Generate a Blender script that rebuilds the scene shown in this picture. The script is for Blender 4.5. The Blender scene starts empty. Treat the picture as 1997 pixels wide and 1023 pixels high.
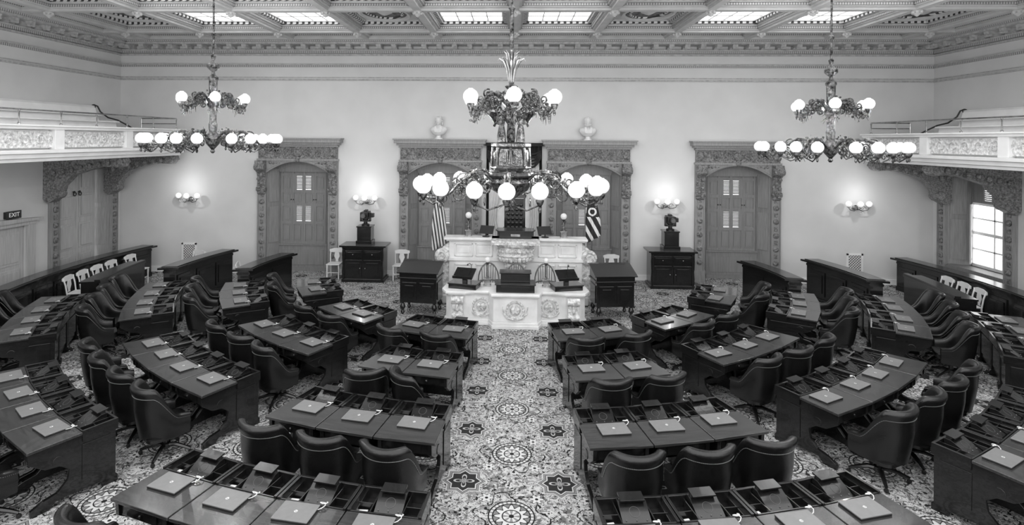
import bpy,bmesh,math,random
from math import sin,cos,pi,radians,atan2,sqrt,tan
from mathutils import Vector,Matrix
random.seed(4)
S=bpy.context.scene; COL=S.collection
S.view_settings.view_transform='Standard'

# ------------------------------------------------------------ materials
class E:
    """tiny node-expression helper"""
    nt=None
    def __init__(s,sock): s.s=sock
    @staticmethod
    def m(op,*a):
        n=E.nt.nodes.new('ShaderNodeMath'); n.operation=op
        for i,x in enumerate(a):
            if isinstance(x,E): E.nt.links.new(x.s,n.inputs[i])
            else: n.inputs[i].default_value=x
        return E(n.outputs[0])
    def __add__(s,o): return E.m('ADD',s,o)
    def __sub__(s,o): return E.m('SUBTRACT',s,o)
    def __mul__(s,o): return E.m('MULTIPLY',s,o)
    def lt(s,o): return E.m('LESS_THAN',s,o)
    def gt(s,o): return E.m('GREATER_THAN',s,o)
    def abs(s): return E.m('ABSOLUTE',s)
    def band(s,a,b): return s.gt(a)*s.lt(b)
def mix(a,b,f):
    fa=E.m('SUBTRACT',1.0,f)
    return fa*a+f*b

def M(name,val,rough=.5,var=.15,scale=6,bump=0,metal=0,emit=0,stretch=(1,1,1),bscale=None,coat=0,spec=.5):
    m=bpy.data.materials.new(name); m.use_nodes=True; nt=m.node_tree
    p=nt.nodes['Principled BSDF']
    p.inputs['Roughness'].default_value=rough; p.inputs['Metallic'].default_value=metal
    p.inputs['Coat Weight'].default_value=coat
    p.inputs['Specular IOR Level'].default_value=spec
    tc=nt.nodes.new('ShaderNodeTexCoord'); mp=nt.nodes.new('ShaderNodeMapping'); mp.inputs['Scale'].default_value=stretch
    nt.links.new(tc.outputs['Object'],mp.inputs['Vector'])
    no=nt.nodes.new('ShaderNodeTexNoise'); no.inputs['Scale'].default_value=scale; no.inputs['Detail'].default_value=4
    nt.links.new(mp.outputs['Vector'],no.inputs['Vector'])
    cr=nt.nodes.new('ShaderNodeValToRGB'); lo=max(0,val*(1-var)); hi=min(1,val*(1+var))
    cr.color_ramp.elements[0].position=.32; cr.color_ramp.elements[1].position=.68
    cr.color_ramp.elements[0].color=(lo,lo,lo,1); cr.color_ramp.elements[1].color=(hi,hi,hi,1)
    nt.links.new(no.outputs['Fac'],cr.inputs['Fac']); nt.links.new(cr.outputs['Color'],p.inputs['Base Color'])
    if emit:
        p.inputs['Emission Color'].default_value=(1,1,1,1); p.inputs['Emission Strength'].default_value=emit
    if bump:
        b=nt.nodes.new('ShaderNodeBump'); b.inputs['Strength'].default_value=bump; b.inputs['Distance'].default_value=.03
        t=nt.nodes.new('ShaderNodeTexNoise'); t.inputs['Scale'].default_value=bscale or scale; t.inputs['Distortion'].default_value=1.5
        nt.links.new(tc.outputs['Object'],t.inputs['Vector'])
        nt.links.new(t.outputs['Fac'],b.inputs['Height']); nt.links.new(b.outputs['Normal'],p.inputs['Normal'])
    return m
m_wall=M('painted plaster wall',.62,.75,.04,1.2)
m_white=M('white painted plaster',.80,.55,.05,3)
m_whitecarve=M('white carved relief',.70,.6,.35,16,bump=1,bscale=14)
m_ceil=M('grey ceiling plaster',.50,.7,.08,3)
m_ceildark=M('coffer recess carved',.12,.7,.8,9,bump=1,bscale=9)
m_ceilmid=M('cornice plaster',.42,.7,.2,12,bump=.4)
m_case=M('carved casing oak',.26,.45,.15,5,stretch=(6,6,.6))
m_carve=M('deep carved oak',.19,.42,.6,22,bump=1,bscale=18)  # strong tone noise puts the carving's crevice shade into the colour
m_shut=M('shutter oak',.21,.42,.12,4,stretch=(8,8,.5))
m_shutlt=M('pale open shutter',.6,.5,.1,4,stretch=(8,8,.5))
m_wood=M('dark mahogany',.008,.22,.35,4,stretch=(8,1,8),coat=.3)
m_wood2=M('mahogany writing top',.032,.22,.35,4,stretch=(1,10,10),coat=.25)
m_leath=M('black leather',.007,.23,.3,30,bump=.12,bscale=60)
m_nail=M('steel nail heads',.30,.4,.1,3,metal=.8)
m_metal=M('aged bronze',.13,.25,.95,18,metal=.8,bump=.6,bscale=30)
m_drum=M('dark painted drum',.03,.35,.6,14,bump=.5)
m_brass=M('polished brass',.36,.25,.3,10,metal=.9)
m_globe=M('opal glass globe',.35,.25,.02,3,emit=.72)
m_sconceglobe=M('opal sconce glass',.4,.25,.02,3,emit=.7)
m_marble=M('white marble',.72,.35,.12,3)
m_marblecarve=M('carved marble relief',.60,.4,.4,14,bump=1,bscale=12)
m_laptop=M('grey laptop shell',.17,.38,.06,20)
m_mark=M('silver emblem',.7,.4,.03,4)
m_cable=M('white cord',.65,.5,.03,4)
m_black=M('black plastic',.012,.4,.2,9)
m_gray=M('grey plastic',.12,.5,.1,9)
m_whitewood=M('white painted wood chair',.68,.45,.05,4)
m_sky=M('skylight glass',.95,.4,.02,3,emit=3.0)
m_munt=M('skylight bars',.35,.5,.1,3)
m_drape=M('dark velvet drape',.015,.9,.4,6)
m_cloth=M('white drape cloth',.74,.8,.06,4)
m_wicker=M('wicker',.30,.7,.6,40,bump=.8,bscale=50)
m_doorw=M('door oak',.46,.45,.12,4,stretch=(8,8,.5))
m_leaf=M('tree foliage',.34,.8,.4,5,bump=1)

def carpet():
    m=bpy.data.materials.new('patterned wool carpet'); m.use_nodes=True; nt=m.node_tree; E.nt=nt
    p=nt.nodes['Principled BSDF']; p.inputs['Roughness'].default_value=.95; p.inputs['Specular IOR Level'].default_value=.1
    g=nt.nodes.new('ShaderNodeTexCoord'); sp=nt.nodes.new('ShaderNodeSeparateXYZ'); nt.links.new(g.outputs['Object'],sp.inputs[0])
    x=E(sp.outputs[0]); y=E(sp.outputs[1])
    def cell(ox,oy,px=1.2,py=1.28):
        u=(E.m('FRACT',(x+ox)*(1/px)+50.5)-.5)*px
        v=(E.m('FRACT',(y+oy)*(1/py)+50.5)-.5)*py
        return u,v
    u,v=cell(0,-6.45+0)
    r=E.m('SQRT',u*u+v*v); a=E.m('ARCTAN2',v,u)
    c12=E.m('COSINE',a*12.0); c8=E.m('COSINE',a*8.0)
    def noise(sc,dist,det=2,seed=0):
        n=nt.nodes.new('ShaderNodeTexNoise'); n.inputs['Scale'].default_value=sc; n.inputs['Distortion'].default_value=dist; n.inputs['Detail'].default_value=det
        mp=nt.nodes.new('ShaderNodeMapping'); mp.inputs['Location'].default_value=(seed,seed*2,0)
        nt.links.new(g.outputs['Object'],mp.inputs['Vector']); nt.links.new(mp.outputs[0],n.inputs['Vector'])
        return E(n.outputs['Fac'])
    n1=noise(11,1.4,1); n2=noise(20,.8,1,7); n3=noise(90,0,2,3); n4=noise(7,2.2,1,11)
    LT,MID,DK=.47,.22,.02
    bg=mix(E.m('ADD',LT,0.0),MID,n1.gt(.55))
    bg=mix(bg,MID*.6,n4.gt(.60))
    bg=mix(bg,DK,(n1-.47).abs().lt(.016))
    bg=mix(bg,DK,n2.gt(.64))
    bg=mix(bg,LT,n2.lt(.36))
    bg=mix(bg,MID*.7,n2.band(.40,.42))
    c6=E.m('COSINE',a*6.0+n1*2.0)
    leafr=E.m('ADD',.38,0.0)+c6*.07
    bg=mix(bg,DK,(r-leafr).abs().lt(.010))
    u3,v3=cell(.3,-6.45-.32,.6,.64)
    r3=E.m('SQRT',u3*u3+v3*v3); a3=E.m('ARCTAN2',v3,u3)
    p3=E.m('ADD',.065,0.0)+E.m('COSINE',a3*6.0)*.02
    bg=mix(bg,LT*1.1,(r3-p3).lt(0)); bg=mix(bg,DK,(r3-p3).band(0,.010)); bg=mix(bg,DK,r3.lt(.02))
    md=mix(E.m('ADD',LT*1.1,0.0),DK,r.band(.255,.272))
    md=mix(md,DK,r.band(.210,.224))
    md=mix(md,MID,r.band(.224,.255)*E.m('COSINE',a*28.0).gt(0.2))
    pet=E.m('ADD',.165,0.0)+c12*.032
    md=mix(md,DK,r.lt(.210)*r.gt(.09)*(r-pet).gt(0)*(r-pet).lt(.020))
    md=mix(md,MID*.8,r.lt(.210)*(r-pet).gt(.020))
    md=mix(md,MID,r.lt(.105)*c8.gt(0))
    md=mix(md,DK,r.band(.098,.112))
    md=mix(md,DK,r.lt(.03))
    out=mix(bg,md,r.lt(.272))
    u2,v2=cell(.6,-6.45-.64)
    au=u2.abs(); av=v2.abs()
    sq=E.m('MAXIMUM',au,av); di=(au+av)*.7071
    st=E.m('MINIMUM',sq,di)
    r2=E.m('SQRT',u2*u2+v2*v2)
    a2=E.m('ARCTAN2',v2,u2)
    tl=mix(E.m('ADD',.03,0.0),LT,st.band(.145,.162))
    tl=mix(tl,MID,st.band(.17,.19))
    crs=E.m('COSINE',a2*4.0)
    tl=mix(tl,LT*.9,((r2-.072)-crs*.052).band(-.018,.010))
    tl=mix(tl,MID,((r2-.03)-crs*.03).lt(0))
    tl=mix(tl,LT,st.gt(.195))
    out=mix(out,tl,st.lt(.21))
    out=out*(n3*.5+.75)
    cb=nt.nodes.new('ShaderNodeCombineColor')
    for i in range(3): nt.links.new(out.s,cb.inputs[i])
    nt.links.new(cb.outputs[0],p.inputs['Base Color'])
    return m
m_carpet=carpet()

def banded(name,lo,hi,freq,axis,thr=.0,rough=.6):
    m=bpy.data.materials.new(name); m.use_nodes=True; nt=m.node_tree; E.nt=nt
    p=nt.nodes['Principled BSDF']; p.inputs['Roughness'].default_value=rough
    g=nt.nodes.new('ShaderNodeTexCoord'); sp=nt.nodes.new('ShaderNodeSeparateXYZ'); nt.links.new(g.outputs['Object'],sp.inputs[0])
    v=E(sp.outputs[0])*axis[0]+E(sp.outputs[1])*axis[1]+E(sp.outputs[2])*axis[2]
    s=E.m('SINE',v*freq).gt(thr)
    out=mix(E.m('ADD',lo,0.0),hi,s)
    cb=nt.nodes.new('ShaderNodeCombineColor')
    for i in range(3): nt.links.new(out.s,cb.inputs[i])
    nt.links.new(cb.outputs[0],p.inputs['Base Color'])
    return m
m_egg=banded('egg and dart moulding',.03,.62,2*pi/.17,(1,1,0),-.2)
m_bead=banded('bead moulding',.20,.50,2*pi/.06,(1,1,0),-.1)
m_stripe=banded('flag stripes',.05,.70,2*pi/.09,(1,.2,.15),0,.8)

# ------------------------------------------------------------ builder
class B:
    def __init__(s): s.bm=bmesh.new(); s.m=0; s.T=Matrix()
    def v(s,c): return s.bm.verts.new(s.T@Vector(c))
    def f(s,vs):
        try:
            f=s.bm.faces.new(vs); f.material_index=s.m; return f
        except ValueError: return None
    def at(s,loc=(0,0,0),rz=0,rx=0,ry=0,sc=(1,1,1)):
        s.T=Matrix.Translation(loc)@Matrix.Rotation(rz,4,'Z')@Matrix.Rotation(ry,4,'Y')@Matrix.Rotation(rx,4,'X')@Matrix.Diagonal((*sc,1)); return s
    def hexa(s,p):
        v=[s.v(c) for c in p]
        for q in ((0,1,2,3),(4,5,6,7),(0,1,5,4),(1,2,6,5),(2,3,7,6),(3,0,4,7)): s.f([v[i] for i in q])
    def box(s,x0,x1,y0,y1,z0,z1):
        s.hexa([(x0,y0,z0),(x1,y0,z0),(x1,y1,z0),(x0,y1,z0),(x0,y0,z1),(x1,y0,z1),(x1,y1,z1),(x0,y1,z1)])
    def loft(s,rings,ring_closed=True,cap=True,closed=False):
        V=[[s.v(c) for c in r] for r in rings]; n=len(V[0]); k=len(V)
        for i in range(k if closed else k-1):
            A=V[i]; C=V[(i+1)%k]
            for j in range(n if ring_closed else n-1):
                s.f([A[j],A[(j+1)%n],C[(j+1)%n],C[j]])
        if cap and not closed and ring_closed: s.f(V[0]); s.f(V[-1])
    def prism(s,pts,h0,h1,axis='z'):
        def c(a,b,h): return {'z':(a,b,h),'x':(h,a,b),'y':(a,h,b)}[axis]
        s.loft([[c(a,b,h0) for a,b in pts],[c(a,b,h1) for a,b in pts]])
    def lathe(s,prof,c=(0,0,0),n=14,sx=1,sy=1,axis='z'):
        R=[]
        for r,z in prof:
            r=max(r,.0008); ring=[]
            for i in range(n):
                a=2*pi*i/n; p=(r*cos(a)*sx,r*sin(a)*sy,z)
                if axis=='x': p=(p[2],p[0],p[1])
                if axis=='y': p=(p[0],p[2],p[1])
                ring.append((c[0]+p[0],c[1]+p[1],c[2]+p[2]))
            R.append(ring)
        s.loft(R)
    def sphere(s,c,r,n=12,m=8,sc=(1,1,1)):
        R=[]
        for j in range(m+1):
            t=-pi/2+pi*j/m; rr=max(r*cos(t),.0006)
            R.append([(c[0]+rr*cos(2*pi*i/n)*sc[0],c[1]+rr*sin(2*pi*i/n)*sc[1],c[2]+r*sin(t)*sc[2]) for i in range(n)])
        s.loft(R)
    def tube(s,pts,r,n=6,closed=False):
        pts=[Vector(p) for p in pts]; k=len(pts); R=[]
        up=Vector((.13,.21,.97)).normalized()
        for i,p in enumerate(pts):
            if closed: d=(pts[(i+1)%k]-pts[i-1])
            else: d=pts[min(i+1,k-1)]-pts[max(i-1,0)]
            d.normalize(); u=d.cross(up)
            if u.length<1e-3: u=d.cross(Vector((1,0,0)))
            u.normalize(); w=d.cross(u); rr=r[i] if isinstance(r,(list,tuple)) else r
            R.append([p+u*(rr*cos(2*pi*j/n))+w*(rr*sin(2*pi*j/n)) for j in range(n)])
        s.loft(R,closed=closed)
    def ring(s,c,R,r,axis='z',n=18,m=6):
        P=[]
        for i in range(n):
            a=2*pi*i/n; q=(R*cos(a),R*sin(a),0)
            if axis=='x': q=(0,q[0],q[1])
            if axis=='y': q=(q[0],0,q[1])
            P.append((c[0]+q[0],c[1]+q[1],c[2]+q[2]))
        s.tube(P,r,m,True)
    def scroll(s,c,R,w,axis='x',turns=1.6,r=.03,a0=0,dirn=1):
        P=[];k=26
        for i in range(k):
            t=i/(k-1); a=a0+dirn*turns*2*pi*t; rr=R*(1-.8*t); q=(rr*cos(a),rr*sin(a))
            P.append({'x':(c[0],c[1]+q[0],c[2]+q[1]),'y':(c[0]+q[0],c[1],c[2]+q[1]),'z':(c[0]+q[0],c[1]+q[1],c[2])}[axis])
        s.tube(P,[r*(1-.5*i/(k-1)) for i in range(k)],6)
    def obj(s,name,mats,parent=None,smooth=True,bevel=0,label=None,ang=35):
        bmesh.ops.recalc_face_normals(s.bm,faces=s.bm.faces)
        me=bpy.data.meshes.new(name); s.bm.to_mesh(me); s.bm.free()
        if not isinstance(mats,(list,tuple)): mats=[mats]
        for m in mats: me.materials.append(m)
        if smooth:
            me.shade_smooth(); me.set_sharp_from_angle(angle=radians(ang))
        o=bpy.data.objects.new(name,me); COL.objects.link(o)
        if parent: o.parent=parent
        if bevel:
            b=o.modifiers.new('bevel','BEVEL'); b.width=bevel; b.segments=2; b.limit_method='ANGLE'
        if label: o['label']=label
        return o

def root(name,label,cat,loc=(0,0,0),rz=0,group=None):
    e=bpy.data.objects.new(name,None); COL.objects.link(e); e.empty_display_size=.1
    e.location=loc; e.rotation_euler=(0,0,rz); e['label']=label; e['category']=cat
    if group: e['group']=group
    return e
def clone(o,parent=None):
    n=o.copy(); COL.objects.link(n)
    if parent: n.parent=parent
    for c in [c for c in o.children]:
        clone(c,n)
    return n
USED=set()
def put(proto,loc,rz=0,label=None):
    if proto.name in USED: o=clone(proto)
    else: o=proto; USED.add(proto.name)
    o.location=loc; o.rotation_euler=(0,0,rz)
    if label: o['label']=label
    return o
def struct(o): o['kind']='structure'; return o
TR=[0]
def trim(b,mats,**k):
    TR[0]+=1; return struct(b.obj('trim_%d'%TR[0],mats,**k))

W=12.65; D=17.6; CY=15.6; ZC=7.33; YF=8.0
# ------------------------------------------------------------ room shell
b=B(); b.box(-W-.6,W+.6,-2,D+.6,-.2,0); struct(b.obj('floor',m_carpet,smooth=False))
WX=[-6.82,-2.3,2.3,6.82]
def wallgrid(b,rng,zr,ops,boxf):
    A=sorted(set([rng[0],rng[1]]+[o[0] for o in ops]+[o[1] for o in ops])); Z=sorted(set([zr[0],zr[1]]+[o[2] for o in ops]+[o[3] for o in ops]))
    for i in range(len(A)-1):
        for j in range(len(Z)-1):
            am=(A[i]+A[i+1])/2; zm=(Z[j]+Z[j+1])/2
            if any(o[0]<am<o[1] and o[2]<zm<o[3] for o in ops): continue
            boxf(A[i],A[i+1],Z[j],Z[j+1])
b=B(); wallgrid(b,(-W-.6,W+.6),(0,7.95),[(x-1.02,x+1.02,.0,3.7) for x in WX],lambda a,c,z,w:b.box(a,c,D,D+.6,z,w))
struct(b.obj('wall_back',m_wall,smooth=False))
b=B(); wallgrid(b,(-2,D),(0,7.95),[(15.05,17.09,0,3.6),(12.3,14.1,0,2.0)],lambda a,c,z,w:b.box(-W-.6,-W,a,c,z,w))
struct(b.obj('wall_left',m_wall,smooth=False))
b=B(); wallgrid(b,(-2,D),(0,7.95),[(14.98,17.02,.75,3.6)],lambda a,c,z,w:b.box(W,W+.6,a,c,z,w))
struct(b.obj('wall_right',m_wall,smooth=False))
b=B()
edges=[-W]+sum([[x-1.32,x+1.32] for x in WX],[])+[W]
for i in range(0,len(edges),2):
    b.box(edges[i],edges[i+1],D-.04,D,0,.16); b.box(edges[i],edges[i+1],D-.055,D,0,.04)
struct(b.obj('baseboard_back',m_white,smooth=False))
for sx,nm in ((-1,'left'),(1,'right')):
    b=B()
    for y0,y1 in (((-2,12.1),(14.3,14.7)) if sx<0 else ((-2,14.6),)):
        b.box(min(sx*W,sx*(W-.04)),max(sx*W,sx*(W-.04)),y0,y1,0,.16)
    struct(b.obj('baseboard_'+nm,m_white,smooth=False))

def run(b,z0,z1,p,mi=0):
    b.m=mi
    b.box(-W,W,D-p,D,z0,z1); b.box(-W,-W+p,-2,D,z0,z1); b.box(W-p,W,-2,D,z0,z1)
b=B()
run(b,6.12,6.17,.04); run(b,6.20,6.23,.02); run(b,6.54,6.60,.04,1); run(b,6.60,6.64,.07,0); run(b,6.90,6.95,.05); run(b,6.97,7.04,.10,1); run(b,7.04,7.08,.14)
run(b,7.20,7.26,.50); run(b,7.26,7.34,.60,1); run(b,7.34,7.40,.68); run(b,7.40,7.9,.7,0)
trim(b,[m_ceilmid,m_bead],smooth=False)
b=B()
def modil(b):
    b.prism([(0,0),(-.12,0),(-.2,.05),(-.4,.05),(-.42,.12),(0,.12)],-.075,.075,'x')
    b.lathe([(.04,-.08),(.04,.08)],(0,-.36,.03),8,axis='x')
x=-12.2
while x<12.3:
    b.at((x,D,7.08)); modil(b); x+=.47
y=3.0
while y<17.2:
    for sx in (-1,1):
        b.at((sx*W,y,7.08),rz=pi/2 if sx<0 else -pi/2); modil(b)
    y+=.47
b.at(); trim(b,m_ceilmid,smooth=False)

# ------------------------------------------------------------ ceiling
XB=[-12.0,-11.3,-9.1,-6.8,-4.5,-2.3,0,2.3,4.5,6.8,9.1,11.3,12.0]
YB=[16.95,15.9,13.2,10.5,YF+.16]
b=B(); b.box(-W-.6,W+.6,YF,D+.6,7.95,8.2)
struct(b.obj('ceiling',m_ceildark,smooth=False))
b=B()
for xb in XB:
    w=.15
    b.m=0; b.box(xb-w,xb+w,YF,16.95,ZC+.03,7.95); b.box(xb-w*.6,xb+w*.6,YF,16.95,ZC-.03,ZC+.03)
    b.m=1
    for q in (-1,1): b.box(xb+q*(w+.02)-.03,xb+q*(w+.02)+.03,YF,16.95,ZC+.06,ZC+.11)
for yb in YB:
    w=.15
    b.m=0; b.box(-12,12,yb-w,yb+w,ZC+.028,7.95); b.box(-12,12,yb-w*.6,yb+w*.6,ZC-.032,ZC+.03)
    b.m=1
    for q in (-1,1): b.box(-12,12,yb+q*(w+.02)-.03,yb+q*(w+.02)+.03,ZC+.06,ZC+.11)
trim(b,[m_ceil,m_bead],smooth=False)
b=B()
skies=[]
TY=['E','O','S','S','O','S','S','O','S','S','O','E']
for i in range(len(XB)-1):
    x0,x1=XB[i]+.15,XB[i+1]-.15
    if x1-x0<.3: continue
    for j in range(len(YB)-1):
        y1,y0=YB[j]-.15,YB[j+1]+.15
        ty=TY[i]
        for (d,za,zb,mi) in ((.06,7.45,7.50,0),(.16,7.50,7.56,1),(.20,7.56,7.60,0)):
            b.m=mi
            b.box(x0,x0+d,y0,y1,za,zb); b.box(x1-d,x1,y0,y1,za,zb); b.box(x0,x1,y0,y0+d,za,zb); b.box(x0,x1,y1-d,y1,za,zb)
        if j==0:
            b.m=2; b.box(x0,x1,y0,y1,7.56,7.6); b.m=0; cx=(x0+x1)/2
            for q in (-1,1):
                b.scroll((cx+q*.35,(y0+y1)/2,7.54),.16,0,'z',1.5,.03,dirn=q); b.scroll((cx+q*.68,(y0+y1)/2,7.54),.12,0,'z',1.5,.025,a0=pi,dirn=-q)
            b.lathe([(.12,7.56),(.1,7.52),(.03,7.5)],(cx,(y0+y1)/2,0),10)
            continue
        if ty=='S': skies.append((x0+.20,x1-.20,y0+.20,y1-.20))
        else:
            b.m=0; b.box(x0,x1,y0,y1,7.60,7.64)
            cx,cy=(x0+x1)/2,(y0+y1)/2
            rx=(x1-x0)/2-.32; ry=(y1-y0)/2-.34
            if rx<.3: continue
            b.at((cx,cy,0))
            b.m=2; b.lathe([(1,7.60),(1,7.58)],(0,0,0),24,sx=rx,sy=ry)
            b.m=0; P=[(rx*cos(t*pi/12),ry*sin(t*pi/12),7.56) for t in range(24)]
            b.tube(P,.06,6,True)
            b.m=1; P=[(rx*.72*cos(t*pi/12),ry*.72*sin(t*pi/12),7.57) for t in range(24)]; b.tube(P,.035,6,True)
            b.m=0; b.lathe([(.2,7.58),(.16,7.56),(.08,7.52),(.02,7.5)],(0,0,0),12,sx=1,sy=1.2)
            b.at()
trim(b,[m_ceil,m_egg,m_ceildark],smooth=True)
n=0
for (x0,x1,y0,y1) in skies:
    n+=1; b=B(); b.m=0; b.box(x0,x1,y0,y1,7.60,7.62); b.m=1
    for k in range(1,4):
        xx=x0+(x1-x0)*k/4; b.box(xx-.012,xx+.012,y0,y1,7.58,7.6)
    for k in range(1,4):
        yy=y0+(y1-y0)*k/4; b.box(x0,x1,yy-.012,yy+.012,7.575,7.599)
    struct(b.obj('window_%d'%(n+10),[m_sky,m_munt],smooth=False))
b=B()
for xb in XB[1:-1]:
    for yb in YB[1:3]:
        b.at((xb,yb,ZC-.03))
        b.lathe([(.10,0),(.11,-.03),(.07,-.05),(.09,-.07),(.05,-.11),(.015,-.14)],n=8)
        for q in range(6):
            a=q*pi/3; b.sphere((.09*cos(a),.09*sin(a),-.045),.035,6,4,(1,1,1.2))
b.at(); trim(b,m_ceil)

# ------------------------------------------------------------ casings and windows
def casing(b,top=True,zt=3.62):
    for q in (-1,1):
        X=lambda a,c:(min(q*a,q*c),max(q*a,q*c))
        b.m=0
        b.box(*X(1.0,1.28),-.10,.0,0,zt-.04)
        b.box(*X(.98,1.32),-.15,.0,0,.35)
        b.box(*X(1.0,1.03),-.13,-.1,.35,2.55); b.box(*X(1.25,1.28),-.13,-.1,.35,2.55)
        b.box(*X(.73,1.02),.465,.51,0,3.66)
        b.m=1
        z=.6
        while z<2.5:
            b.lathe([(.085,-.10),(.085,-.125),(.05,-.145),(.03,-.17)],(q*1.14,0,z),10,axis='y')
            b.box(*X(1.09,1.19),-.12,-.1,z+.14,z+.27); z+=.42
        b.prism([(-.1,2.5),(-.16,2.55),(-.17,2.8),(-.13,3.0),(-.2,3.2),(-.34,3.3),(-.38,3.48),(-.34,zt-.04),(-.1,zt-.04)],q*1.14-.13,q*1.14+.13,'x')
        b.lathe([(.10,-.16),(.12,-.13),(.12,.13),(.10,.16)],(q*1.14,-.27,3.38),12,axis='x')
        b.lathe([(.07,-.15),(.07,.15)],(q*1.14,-.14,2.68),10,axis='x')
        for k in range(5):
            b.sphere((q*1.14+.05*(-1)**k,-.2-.02*k,2.62+.13*k),.055,7,5)
    b.m=0
    N=14; arch=[(1.0-2.0*i/N, 3.22+.36*(1-((1-2*i/N))**2)) for i in range(N+1)]
    b.prism([(-1.0,zt),(1.0,zt)]+arch,-.10,0,'y')
    b.tube([(x,-.11,z) for x,z in arch],.035,6)
    b.m=1
    for q in (-1,1):
        for k in range(4): b.sphere((q*(.88-.1*k),-.1,3.52-.02*k+(.03 if k>1 else 0)),.05-.007*k,7,5)
    b.sphere((0,-.12,3.62),.07,8,6,(1.3,1,1.4))
    b.m=0
    if top:
        b.box(-1.30,1.30,-.14,0,zt-.04,zt+.02)
        b.m=1; b.box(-1.26,1.26,-.11,0,zt+.02,4.02)
        for q in (-1,1):
            b.scroll((q*.30,-.12,3.84),.13,0,'y',1.5,.025,a0=0 if q>0 else pi,dirn=q)
            b.scroll((q*.62,-.12,3.80),.11,0,'y',1.5,.025,a0=pi/2,dirn=-q)
            b.sphere((q*1.14,-.13,3.83),.12,8,6,(.9,.4,1.2))
        b.sphere((0,-.13,3.83),.13,10,6,(1.2,.5,1))
        b.m=0
        b.box(-1.30,1.30,-.16,0,4.02,4.07); b.box(-1.36,1.36,-.24,0,4.09,4.16); b.box(-1.42,1.42,-.34,0,4.16,4.26); b.box(-1.45,1.45,-.37,0,4.26,4.30); b.box(-1.28,1.28,-.2,0,4.07,4.09)
    for q in (-1,1):
        P=[(q*1.0,-.02),(q*1.015,-.02),(q*1.015,.46),(q*.76,.46),(q*.76,.44)]
        b.prism(P,0,3.6,'z')
        for (z0,z1) in ((.95,2.1),(2.25,3.3)):
            b.hexa([(q*.97,.03,z0),(q*.80,.36,z0),(q*.785,.35,z0),(q*.955,.02,z0),(q*.97,.03,z1),(q*.80,.36,z1),(q*.785,.35,z1),(q*.955,.02,z1)])
    b.box(-1.015,1.015,-.0,.5,3.585,3.66)
    b.prism([(-.8,3.6),(.8,3.6),(.8,3.25),(.4,3.42),(0,3.48),(-.4,3.42),(-.8,3.25)],.36,.44,'y')
def leaf(b,w,louv):
    holes=[(1.6,2.08),(2.62,3.06)] if louv else []
    b.m=0
    rails=[.86,.95,1.5,1.6,2.08,2.18,2.52,2.62,3.06,3.14,3.5,3.58]
    b.box(0,.05,.44,.475,.86,3.58); b.box(w-.05,w,.44,.475,.86,3.58)
    for i in range(0,len(rails),2): b.box(.05,w-.05,.44,.475,rails[i],rails[i+1]) 
    cells=[(.95,1.5),(1.6,2.08),(2.18,2.52),(2.62,3.06),(3.14,3.5)]
    for z0,z1 in cells:
        if (z0,z1) in holes:
            if louv==2: xa,xb=.05,w-.13; b.box(w-.13,w-.05,.44,.47,z0,z1)
            else: xa,xb=.13,w-.05; b.box(.05,.13,.44,.47,z0,z1)
            z=z0+.02
            while z<z1-.01:
                b.hexa([(xa,.44,z),(xb,.44,z),(xb,.47,z+.026),(xa,.47,z+.026),(xa,.44,z+.012),(xb,.44,z+.012),(xb,.47,z+.038),(xa,.47,z+.038)])
                z+=.046
        else:
            b.box(.05,w-.05,.462,.47,z0,z1)
            b.box(.09,w-.09,.442,.463,z0+.055,z1-.055)
for i,cx in enumerate(WX):
    if i==0:
        b=B(); casing(b,True)
        b.m=2; b.box(-.78,.78,.40,.5,0,.83); b.box(-.80,.80,.36,.5,.83,.87); b.box(-.68,.68,.385,.4,.2,.68); b.box(-.78,.78,.37,.5,0,.12); b.box(-.78,.78,.37,.44,3.2,3.6)
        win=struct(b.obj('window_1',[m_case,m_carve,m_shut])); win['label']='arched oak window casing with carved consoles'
        for k in range(4):
            b=B(); leaf(b,.365,{1:1,2:2}.get(k,0)); o=b.obj('shutter',m_shut,win,smooth=False); o.location=(-.735+k*.3685+(.0 if k<2 else .004),0,0)
            b=B(); b.lathe([(.018,.44),(.018,.42),(.01,.405)],(.03 if k%2 else .33,0,2.3),8,axis='y')
            h=b.obj('handle',m_black,o)
        w0=win
    else:
        win=clone(w0); win.name='window_%d'%(i+1)
    win.location=(cx,D,0)
b=B(); casing(b,False,3.66)
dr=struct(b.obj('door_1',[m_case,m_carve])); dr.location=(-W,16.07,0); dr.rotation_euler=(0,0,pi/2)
for k in range(2):
    b=B(); x0=-.755 if k==0 else .005; w=.75
    b.box(x0,x0+w,.24,.29,0,3.56)
    for z0,z1 in ((.15,.85),(1.0,1.75),(1.9,2.6),(2.72,3.35)):
        b.box(x0+.1,x0+w-.1,.22,.24,z0,z1); b.box(x0+.16,x0+w-.16,.19,.221,z0+.06,z1-.06)
    o=b.obj('door_leaf',m_doorw,dr,smooth=False,bevel=.006)
    b=B(); q=-1 if k==0 else 1
    b.lathe([(.025,.24),(.04,.20),(.015,.18)],(q*.1,0,2.66),8,axis='y'); b.ring((q*.1,.19,2.6),.05,.014,'y',12,5)
    b.obj('handle',m_black,o)
b=B()
b.box(-1.12,-.9,-.08,0,0,2.0); b.box(.9,1.12,-.08,0,0,2.0); b.box(-1.14,1.14,-.1,0,2.0,2.1)
b.prism([(-1.25,2.1),(1.25,2.1),(1.25,2.15),(0,2.22),(-1.25,2.15)],-.18,0,'y')
b.box(-.9,.9,.1,.2,0,2.0)
dr=struct(b.obj('door_2',[m_doorw],smooth=False)); dr.location=(-W,13.2,0); dr.rotation_euler=(0,0,pi/2)
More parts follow.
